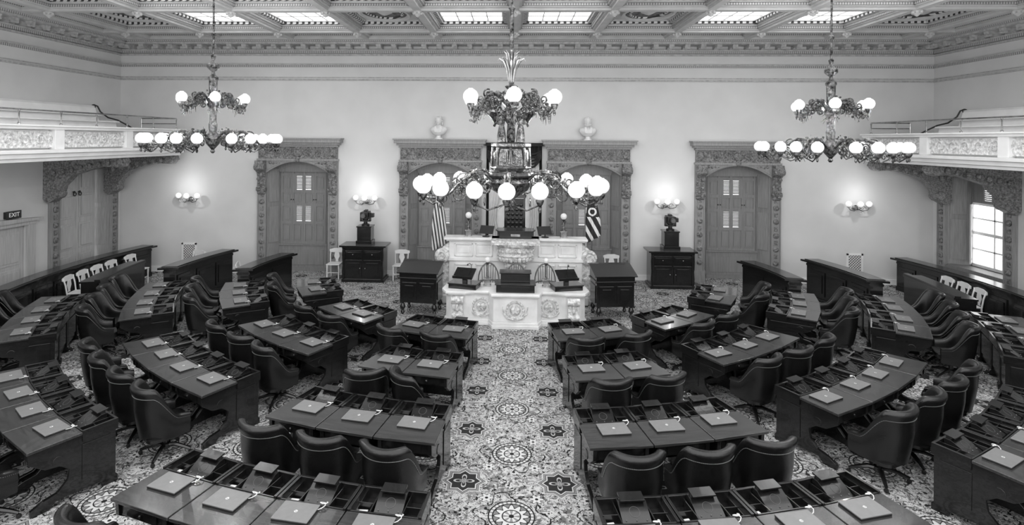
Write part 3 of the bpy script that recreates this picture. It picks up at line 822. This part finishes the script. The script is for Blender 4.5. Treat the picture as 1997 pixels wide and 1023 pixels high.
for q in (-1,0,1):
    for k in range(5):
        P=[(q*.55-.28+.56*t/8,-.2-.01*k,3.95-.04*k-(.10+.06*k)*sin(pi*t/8)) for t in range(9)]; b.tube(P,.035,6)
b.box(-.9,.9,-.2,0,4.1,4.2); b.obj('valance',m_drape,r)
b=B(); pleat(b,-.86,-.78,.2,3.75,.08,2,-.05); pleat(b,.78,.86,.2,3.75,.08,2,-.05); b.obj('side_drape',m_drape,r)
b=B()
pleat(b,0,0,1.1,3.75,.10,4,-.03,edge=lambda t:(-.78,-.78+.22+.6*abs(t-.3)));pleat(b,0,0,1.1,3.75,.10,4,-.03,edge=lambda t:(.78-.22-.6*abs(t-.3),.78)); b.obj('curtain',m_cloth,r)
b=B(); b.box(-.78,.78,-.02,0,.9,3.75); b.obj('back_panel',m_cloth,r,smooth=False)

def globe_lamp(x,y,z,h,rg,fig,grp,mg):
    r=root('globe_lamp','brass pedestal lamp with small opal globe','lamp',(x,y,z),group=grp)
    b=B(); b.box(-.09,.09,-.09,.09,0,.03); b.box(-.07,.07,-.07,.07,.03,.15); b.box(-.09,.09,-.09,.09,.15,.18); b.obj('base',m_brass,r,bevel=.005)
    b=B()
    if fig:
        b.lathe([(.05,.18),(.045,.22),(.03,.3),(.04,.36),(.025,.41),(.015,.43)],n=10); b.sphere((0,0,.45),.025,8,6); b.tube([(.03,0,.38),(.06,0,.42),(.03,0,h-rg-.03)],.01,6)
        b.tube([(-.03,0,.38),(-.07,-.02,.33),(-.04,-.04,.3)],.01,6)
    else: b.lathe([(.03,.18),(.012,.25),(.012,h-rg-.05)],n=8)
    b.lathe([(.012,h-rg-.06),(.05,h-rg-.01),(.03,h-rg)],n=10); b.obj('stem',m_metal,r)
    b=B(); b.sphere((0,0,h),rg,14,10); b.obj('globe',mg,r)
m_dim=M('dim opal glass',.6,.25,.02,3,emit=.12)  # low emission gives the rostrum globes a dim glow
for x in (-1.2,1.32): globe_lamp(x,14.98,1.72,.56,.085,True,'speaker rostrum lamps',m_dim)
for x in (-.62,.78): globe_lamp(x,13.5,.8,.62,.065,False,'clerk rostrum lamps',m_dim)
r=root('reading_stand','stepped dark wooden reading stand on marble','lectern',(.05,13.05,.80))
b=B(); b.box(-.44,.44,-.16,.28,0,.18); b.box(-.47,.47,-.18,.30,.17,.20); b.box(-.34,.34,.0,.30,.20,.40); b.box(-.37,.37,-.03,.33,.40,.43); b.obj('body',m_wood,r,smooth=False,bevel=.01)
b=B(); b.box(-.33,.33,-.185,-.16,.03,.14); b.obj('drawer',m_wood,r)
for q in (-1,1):
    r=root('sloped_reading_desk','dark sloped reading desk with microphone on marble','lectern',(.05+q*1.2,13.3,.80),q*.25)
    b=B(); b.box(-.34,.34,-.18,.2,0,.11); b.box(-.36,.36,-.20,.22,.10,.13)
    b.obj('base',m_wood,r,smooth=False,bevel=.008)
    b=B(); b.box(-.05,.05,-.02,.08,.13,.28); b.hexa([(-.24,-.16,.24),(.24,-.16,.24),(.24,.16,.40),(-.24,.16,.40),(-.24,-.16,.27),(.24,-.16,.27),(.24,.16,.43),(-.24,.16,.43)]); b.box(-.24,.24,-.19,-.16,.24,.30); b.obj('desk_top',m_wood,r,smooth=False)
    b=B(); b.tube([(.1,.18,.13),(.1,.2,.4),(.1,.2,.5),(.08,.12,.55),(.06,.05,.53)],.008,5); b.sphere((.06,.04,.53),.02,8,6); b.obj('microphone',m_black,r)
    r=root('monitor','small dark monitor on rostrum top','monitor',(.05+q*.78,14.95,1.72),q*.3)
    b=B(); b.lathe([(.1,0),(.1,.02),(.02,.03),(.02,.1)],n=12); b.obj('base',m_black,r)
    b=B(); b.hexa([(-.19,-.03,.08),(.19,-.03,.08),(.19,0,.08),(-.19,0,.08),(-.19,.12,.28),(.19,.12,.28),(.19,.15,.27),(-.19,.15,.27)]); b.obj('screen',m_black,r,bevel=.005)
m_mwood=M('mid brown chair wood',.10,.4,.3,5)
r0=root('windsor_chair','spindle back windsor armchair behind rostrum','chair',group='clerk windsor chairs')
b=B(); b.lathe([(.2,.48),(.23,.49),(.23,.52),(.2,.53)],n=16); b.obj('seat',m_mwood,r0)
b=B(); hoop=[(.26*cos(pi*t/12),-.2-.06*sin(pi*t/12),.74+.44*sin(pi*t/12)) for t in range(13)]; b.tube([(.22,-.1,.53)]+hoop+[(-.22,-.1,.53)],.018,6)
for k in range(7):
    x=-.15+.05*k; b.tube([(x,-.17,.52),(x*1.15,-.24,.74+.42*sqrt(max(0,1-(x*1.15/.26)**2)))],.009,5)
arm=[(.28*sin(a),.27*-cos(a)+.05,.76) for a in [(-100+200*i/12)*pi/180 for i in range(13)]]; b.tube(arm,.018,6); b.obj('backrest',m_mwood,r0)
for a in (45,135,225,315):
    b=B(); c,s_=cos(radians(a)),sin(radians(a)); b.tube([(.13*c,.13*s_,.49),(.2*c,.2*s_,.0)],[.018,.014],6); b.obj('leg',m_mwood,r0)
for x in (-.66,.0,.76): put(r0,(x+.05,14.0,0),pi+random.uniform(-.2,.2))

# tall side desks
for q,rz in ((-1,-.12),(1,.12)):
    r=root('standing_desk','tall dark wooden desk with turned bulbous legs','desk',((-2.28 if q<0 else 2.42),13.95,0),rz)
    b=B(); b.box(-.46,.46,-.30,.32,.30,.88)
    for x0,x1 in ((-.40,-.04),(.04,.40)): b.box(x0,x1,-.32,-.30,.38,.80); b.box(x0+.07,x1-.07,-.335,-.32,.45,.73)
    b.box(-.48,.48,-.22,.24,.38,.80)
    b.box(-.50,.50,-.33,.35,.88,.92); b.obj('body',m_wood,r,smooth=False,bevel=.008)
    b=B(); b.prism([(-.32,.92),(.33,.92),(.33,1.18),(.2,1.2),(-.32,1.04)],-.47,.47,'x'); b.hexa([(-.52,-.38,1.03),(.52,-.38,1.03),(.52,.22,1.21),(-.52,.22,1.21),(-.52,-.38,1.06),(.52,-.38,1.06),(.52,.22,1.24),(-.52,.22,1.24)]); b.box(-.52,.52,.21,.36,1.19,1.23); b.obj('desk_top',m_wood,r,smooth=False,bevel=.006)
    for x in (-.40,.40):
        for y in (-.25,.27):
            b=B(); b.lathe([(.05,.3),(.035,.27),(.065,.21),(.07,.17),(.03,.11),(.04,.08),(.05,.05),(.02,.0)],(x,y,0),12); b.obj('leg',m_wood,r)
for x,y in ((-4.5,17.0),(4.62,16.9)):
    r=root('storage_cabinet','dark mahogany cabinet with carved panels and drawer','cabinet',(x,y,0))
    b=B(); b.box(-.60,.60,-.30,.32,.08,1.05); b.box(-.64,.64,-.34,.33,0,.1); b.box(-.63,.63,-.33,.33,1.0,1.05); b.obj('body',m_wood,r,smooth=False,bevel=.008)
    b=B(); b.box(-.70,.70,-.38,.34,1.05,1.1); b.obj('cabinet_top',m_wood,r,smooth=False,bevel=.006)
    for q in (-1,1):
        b=B(); X0,X1=sorted((q*.03,q*.55)); b.box(X0,X1,-.325,-.30,.14,.66); b.box(X0+.08,X1-.08,-.34,-.325,.22,.58); d=b.obj('door',m_wood,r,smooth=False,bevel=.004)
        b=B(); b.sphere((q*.08,-.35,.42),.018,8,6); b.obj('knob',m_brass,d)
        b=B(); b.box(X0,X1,-.33,-.30,.72,.94); b.box(X0+.04,X1-.04,-.345,-.33,.76,.90); d=b.obj('drawer',m_wood,r,smooth=False,bevel=.004)
        b=B(); b.sphere((q*.29,-.36,.83),.018,8,6); b.obj('knob',m_brass,d)
        b=B(); b.lathe([(.04,.1),(.05,.3),(.035,.5),(.05,.8),(.04,1.0)],(q*.58,-.32,0),10); b.obj('column',m_wood,r)
    r=root('robotic_camera','black broadcast camera on pedestal box atop cabinet','camera',(x,y-.02,1.1))
    b=B(); b.box(-.24,.24,-.22,.22,0,.12); b.box(-.21,.21,-.19,.19,.12,.52); b.box(-.23,.23,-.21,.21,.52,.56); b.obj('pedestal_box',m_wood,r,smooth=False,bevel=.006)
    b=B(); b.lathe([(.12,.56),(.12,.6),(.06,.62),(.06,.72),(.1,.74),(.1,.78)],n=14); b.box(-.16,-.12,-.06,.06,.70,.95); b.box(.12,.16,-.06,.06,.70,.95); b.box(-.16,.16,-.06,.06,.68,.72); b.obj('pan_head',m_black,r)
    b=B(); b.box(-.11,.11,-.2,.2,.78,.98); b.lathe([(.07,-.34),(.08,-.33),(.075,-.2)],(0,0,.88),14,axis='y'); b.box(-.04,.04,-.05,.15,.98,1.03); b.box(.12,.24,-.02,.14,.8,.92); b.obj('camera_body',m_black,r,bevel=.008)
    b=B(); b.lathe([(.055,-.345),(.055,-.342)],(0,0,.88),14,axis='y'); b.ring((0,-.34,.88),.065,.006,'y',16,4); b.obj('lens',m_gray,r)

# flags
for (x,mt,lab) in ((-2.2,m_stripe,'draped national flag with stripes and stars on pole'),(2.25,None,'draped state flag with ring and stars on pole')):
    r=root('flag',lab,'flag',(x,16.35,0))
    b=B(); b.lathe([(.16,0),(.16,.03),(.05,.06),(.03,.1)],n=14); b.obj('base',m_brass,r)
    b=B(); b.tube([(0,0,.05),(0,0,2.75)],.016,8); b.lathe([(.02,2.72),(.035,2.78),(.03,2.84),(.005,2.95)],n=8); b.obj('pole',m_brass,r)
    rings=[]; LN=1.5 if mt else 1.2
    for j in range(15):
        t=j/14; z=2.66-LN*t; w=.05+.11*sin(min(1,t*1.6)*pi/2)+.02*t
        ring=[]
        for i in range(40):
            a=2*pi*i/40; rr=w*(1+.28*sin(7*a+2*t)); ring.append((rr*cos(a)+.04*t,rr*.7*sin(a),z+.10*cos(a)*t))
        rings.append(ring)
    b=B(); b.loft(rings)
    m2=mt
    if not mt:
        m2=bpy.data.materials.new('pennant cloth'); m2.use_nodes=True; nt=m2.node_tree; E.nt=nt; p=nt.nodes['Principled BSDF']; p.inputs['Roughness'].default_value=.8
        g=nt.nodes.new('ShaderNodeTexCoord'); sp=nt.nodes.new('ShaderNodeSeparateXYZ'); nt.links.new(g.outputs['Object'],sp.inputs[0])
        xx=E(sp.outputs[0]); zz=E(sp.outputs[2])-2.25
        rr=E.m('SQRT',xx*xx+zz*zz)
        out=mix(E.m('ADD',.02,0.0),.75,E.m('SINE',(xx*.9+zz*.5)*28.0).gt(.3)*zz.lt(-.15))
        out=mix(out,.75,rr.band(.07,.12)); cb=nt.nodes.new('ShaderNodeCombineColor')
        for i in range(3): nt.links.new(out.s,cb.inputs[i])
        nt.links.new(cb.outputs[0],p.inputs['Base Color'])
    b.obj('flag_cloth',m2,r,ang=80)

# ------------------------------------------------------------ busts
for x,beard in ((-2.35,False),(2.25,True)):
    r=root('marble_bust','white marble portrait bust of a bearded man' if beard else 'white marble portrait bust of a man with swept hair','bust',(x,17.42,4.30))
    b=B(); b.lathe([(.13,0),(.13,.03),(.08,.05),(.07,.10),(.09,.12)],n=16); b.obj('socle',m_marble,r)
    b=B()
    b.lathe([(.09,.11),(.17,.14),(.24,.22),(.265,.30),(.23,.36),(.12,.39),(.068,.42),(.062,.46)],n=20,sy=.6)
    b.lathe([(.05,.43),(.08,.455),(.100,.50),(.106,.56),(.102,.61),(.085,.65),(.05,.68),(.01,.69)],(0,-.01,0),18,sy=1.12,sx=.88)
    b.prism([(-.015,.52),(.015,.52),(.008,.58),(-.008,.58)],-.15,-.11,'y'); b.sphere((0,-.135,.53),.018,8,6)
    for q in (-1,1):
        b.sphere((q*.095,.0,.555),.022,6,5,(.5,1,1.4)); b.sphere((q*.035,-.118,.585),.02,6,5,(1.3,.6,.5)); b.sphere((q*.035,-.112,.565),.013,6,5)
    b.sphere((0,-.118,.495),.02,8,5,(1.4,.6,.5)); b.sphere((0,-.11,.455),.03,8,6)
    b.obj('head',m_marble,r,ang=60)
    b=B()
    for k in range(44):
        a=random.uniform(-.3,pi+.3); el=random.uniform(-.2,1.3)
        b.sphere((.092*cos(a)*cos(el),.105*sin(a)*cos(el),.59+.10*sin(el)),.024,7,5)
    b.sphere((0,.01,.60),.095,14,9,(.97,1.08,.98))
    if beard:
        for k in range(14):
            a=pi+pi*k/13; b.sphere((.08*cos(a),.095*sin(a)-.01,.475-.03*abs(sin(a))),.03,7,5)
    else:
        for q in (-1,1): 
            for k in range(4): b.sphere((q*.1,.03+.01*k,.58-.04*k),.03,7,5)
    b.obj('hair',m_marble,r,ang=60)
    b=B()
    for q in (-1,1): b.prism([(q*.0,.2),(q*.1,.22),(q*.12,.38),(q*.06,.40)],-.16,-.09,'y')
    b.obj('lapel',m_marble,r)

def plamp(loc,e):
    l=bpy.data.lights.new('lamp_light','POINT'); l.energy=e; l.shadow_soft_size=0
    o=bpy.data.objects.new('lamp_light',l); COL.objects.link(o); o.location=loc
# ------------------------------------------------------------ wall sconces
r0=root('wall_sconce','brass three-globe wall sconce lit','sconce',group='three-globe wall sconces')
b=B(); b.lathe([(.08,0),(.08,-.02),(.04,-.04),(.02,-.08)],(0,0,0),12,axis='y'); b.obj('back_plate',m_brass,r0)
b=B(); b.tube([(0,-.05,0),(0,-.14,-.06),(0,-.24,-.03),(0,-.28,.02)],.014,6)
for q in (-1,1): b.tube([(0,-.12,-.02),(q*.12,-.16,-.09),(q*.26,-.2,-.05),(q*.30,-.2,.02)],.013,6); b.scroll((q*.13,-.17,0),.07,0,'y',1.3,.01,dirn=q)
for x,y in ((0,-.28),(-.30,-.2),(.30,-.2)): b.lathe([(.02,.01),(.055,.03),(.035,.05)],(x,y,0),10)
b.obj('arm',m_brass,r0)
for x,y in ((0,-.28),(-.30,-.2),(.30,-.2)):
    b=B(); b.sphere((x,y,.13),.085,14,10); b.obj('globe',m_sconceglobe,r0)
for x in (-10.3,-4.63,4.66,10.35):
    put(r0,(x,D,2.32),0); plamp((x,D-.6,2.75),11)

# ------------------------------------------------------------ chandeliers
def chandelier(loc,central):
    r=root('chandelier','ornate bronze gasolier with winged figures and opal globes' if central else 'ornate two-tier bronze chandelier with opal globes','chandelier',loc,group=None if central else 'two-tier side chandeliers')
    zt=ZC+.0-loc[2]; RG=.112 if central else .105
    zu=1.28 if central else .82
    b=B()
    if central:
        prof=[(.02,-.32),(.05,-.3),(.04,-.24),(.12,-.2),(.26,-.1),(.32,.02),(.28,.1),(.22,.14),(.20,.2)]
        b.lathe(prof,n=20)
        b.lathe([(.05,.6),(.07,.7),(.05,1.0),(.035,1.1),(.08,1.18),(.12,1.2),(.08,1.26),(.035,1.3),(.03,1.36),(.09,1.38),(.035,1.40),(.08,1.43),(.10,1.46),(.04,1.5),(.03,zt-1.1),(.055,zt-1.05),(.02,zt-1.0),(.02,zt-.1),(.12,zt-.04),(.2,zt)],n=14)
    else:
        b.lathe([(.02,-.3),(.05,-.26),(.03,-.22),(.13,-.1),(.15,0),(.10,.1),(.07,.14),(.08,.2),(.085,.3),(.07,.34),(.07,.6),(.09,.64),(.12,.7),(.08,.78),(.075,.85),(.085,1.2),(.10,1.22),(.10,1.26),(.04,1.32),(.03,1.38),(.06,1.4),(.12,1.46),(.12,1.52),(.05,1.58),(.03,1.62),(.05,1.7),(.02,1.74),(.02,2.1),(.05,2.13),(.05,2.17),(.02,2.2),(.02,zt-.1),(.1,zt-.05),(.16,zt)],n=14)
    b.obj('stem',m_metal,r)
    if central:
        b=B(); b.lathe([(.28,.2),(.31,.24),(.28,.28),(.25,.52),(.30,.56),(.30,.6),(.18,.62)],n=8)
        b.lathe([(.34,.1),(.38,.13),(.34,.17)],n=24)
        for k in range(8):
            a=2*pi*(k+.5)/8; b.at((.245*cos(a),.245*sin(a),.4),rz=a+pi/2); b.box(-.065,.065,-.014,.014,-.10,.10); b.box(-.04,.04,-.024,.024,-.07,.07)
            a=2*pi*k/8; b.at(); b.tube([(.29*cos(a),.29*sin(a),.26),(.285*cos(a),.285*sin(a),.4),(.27*cos(a),.27*sin(a),.54)],[.025,.015,.025],6)
        b.at(); b.obj('drum',m_drum,r,ang=20)
        b=B(); z0=1.52
        for k in range(8):
            a=2*pi*k/8; c,s_=cos(a),sin(a)
            b.tube([(.03*c,.03*s_,z0),(.06*c,.06*s_,z0+.18),(.12*c,.12*s_,z0+.32),(.19*c,.19*s_,z0+.36),(.21*c,.21*s_,z0+.32)],[.012,.022,.02,.010,.004],6)
            b.tube([(.03*c,.03*s_,z0+.05),(.04*c,.04*s_,z0+.26),(.07*c,.07*s_,z0+.42),(.12*c,.12*s_,z0+.47)],[.012,.02,.018,.004],6)
        b.obj('plume',m_brass,r)
        for k in range(4):
            a=pi/4+k*pi/2; b=B(); b.at((.2*cos(a),.2*sin(a),.62),rz=a-pi/2)
            b.lathe([(.07,0),(.065,.1),(.05,.2),(.035,.26),(.055,.34),(.05,.38),(.02,.41)],n=10); b.sphere((0,0,.45),.036,8,6)
            for q in (-1,1):
                b.tube([(q*.05,0,.36),(q*.09,.04,.28),(q*.07,.09,.24)],.014,6)
                b.prism([(q*.02,.34),(q*.12,.44),(q*.30,.46),(q*.36,.42),(q*.26,.36),(q*.2,.28),(q*.1,.26)],-.05,-.03,'y')
            b.at(); b.obj('winged_figure',m_metal,r)
    def arms(n,R,z,z0,r0,m,glob_off,big,aoff):
        for k in range(n):
            a=2*pi*k/n+aoff; b=B(); b.at((0,0,0),rz=a)
            b.tube([(r0,0,z0),(R*.3,0,z0+.16),(R*.45,0,z0+.18),(R*.62,0,z+.02),(R*.72,0,z-.12),(R*.86,0,z-.18),(R*.97,0,z-.15)],[.022,.026,.026,.022,.022,.018,.014],7)
            b.scroll((R*.45,0,z0+.03),.15*big,0,'y',1.5,.020); b.scroll((R*.75,0,z-.03),.10*big,0,'y',1.4,.016,a0=pi)
            b.scroll((R*.3,0,z0-.05),.10*big,0,'y',1.4,.016,a0=pi/2,dirn=-1)
            b.scroll((R*.62,.03,z-.12),.12*big,0,'y',1.5,.014,a0=pi/2)
            b.scroll((R*.55,-.05,z+.05),.11*big,0,'y',1.5,.014,a0=2,dirn=-1)
            for j in range(26):
                t=j/25; b.sphere((R*(.2+.75*t),random.uniform(-.08,.08),z0+.16-.3*t+random.uniform(-.1,.1)),random.uniform(.012,.028),6,4,(1.3,.6,1))
                b.tube([(R*(.22+.7*t),0,z0+.10-.24*t),(R*(.24+.7*t),random.uniform(-.12,.12),z0+.10-.24*t+random.uniform(-.18,.18))],[.010,.003],5)
            pts=[(R,0)] if m==1 else [(R*1.0,0),(R*.93,-glob_off),(R*.93,glob_off)]
            for (px,py) in pts:
                b.tube([(R*.78,0,z-.18),((R*.78+px)/2,py*.6,z-.26),(px,py,z-RG-.06)],.012,6)
                if py: b.scroll((px*.93,py*.7,z-.16),.07,0,'y',1.3,.012)
                b.lathe([(.015,z-RG-.08),(.04,z-RG-.05),(.055,z-RG-.01),(.05,z-RG+.02),(.02,z-RG+.02)],(px,py,0),10); b.lathe([(.01,z-RG-.16),(.025,z-RG-.12),(.01,z-RG-.08)],(px,py,0),8)
            b.at(); ar=b.obj('arm',m_metal,r)
            for (px,py) in pts:
                b=B(); gx,gy=px*cos(a)-py*sin(a),px*sin(a)+py*cos(a)
                b.sphere((gx,gy,z),RG,18,12); b.lathe([(.04,z+RG-.012),(.035,z+RG+.004),(.03,z+RG+.004)],(gx,gy,0),10); b.obj('globe',m_globe,ar)
    if central:
        arms(6,1.38,0,.0,.25,3,.42,1.1,-pi/2-.03); arms(6,.70,zu,zu-.12,.05,1,.2,.7,-pi/2+.06)
    else:
        arms(6,1.26,0,-.02,.12,3,.34,1.0,-pi/2); arms(6,.66,zu,zu-.08,.07,1,.2,.6,.03)
    return r
chandelier((-.05,8.5,3.64),True)
c2=chandelier((-6.2,11.35,4.27),False)
c3=clone(c2); c3.location=(6.2,11.35,4.20); c3.rotation_euler=(0,0,.1)
for (cx,cy,cz) in ((0,8.5,3.64),(-6.2,11.35,4.29),(6.2,11.35,4.22)):
    for k in range(4):
        a=pi/4+k*pi/2; plamp((cx+1.1*cos(a),cy+1.1*sin(a),cz+.5),38)

# ------------------------------------------------------------ light
w=bpy.data.worlds.new('World'); S.world=w; w.use_nodes=True
w.node_tree.nodes['Background'].inputs[0].default_value=(1,1,1,1); w.node_tree.nodes['Background'].inputs[1].default_value=2.5
cd=bpy.data.cameras.new('Camera'); cam=bpy.data.objects.new('Camera',cd); COL.objects.link(cam)
cd.sensor_width=36; cd.lens=36*1100/1997; cd.shift_x=(998.5-955)/1997; cd.shift_y=(271.6-511.5)/1997; cd.clip_start=.05; cd.clip_end=200
cam.matrix_world=Matrix.Translation((0,0,4.3))@Matrix.Rotation(radians(2.5),4,'Z')@Matrix.Rotation(radians(90),4,'X')@Matrix.Rotation(radians(.45),4,'Z')
S.camera=cam
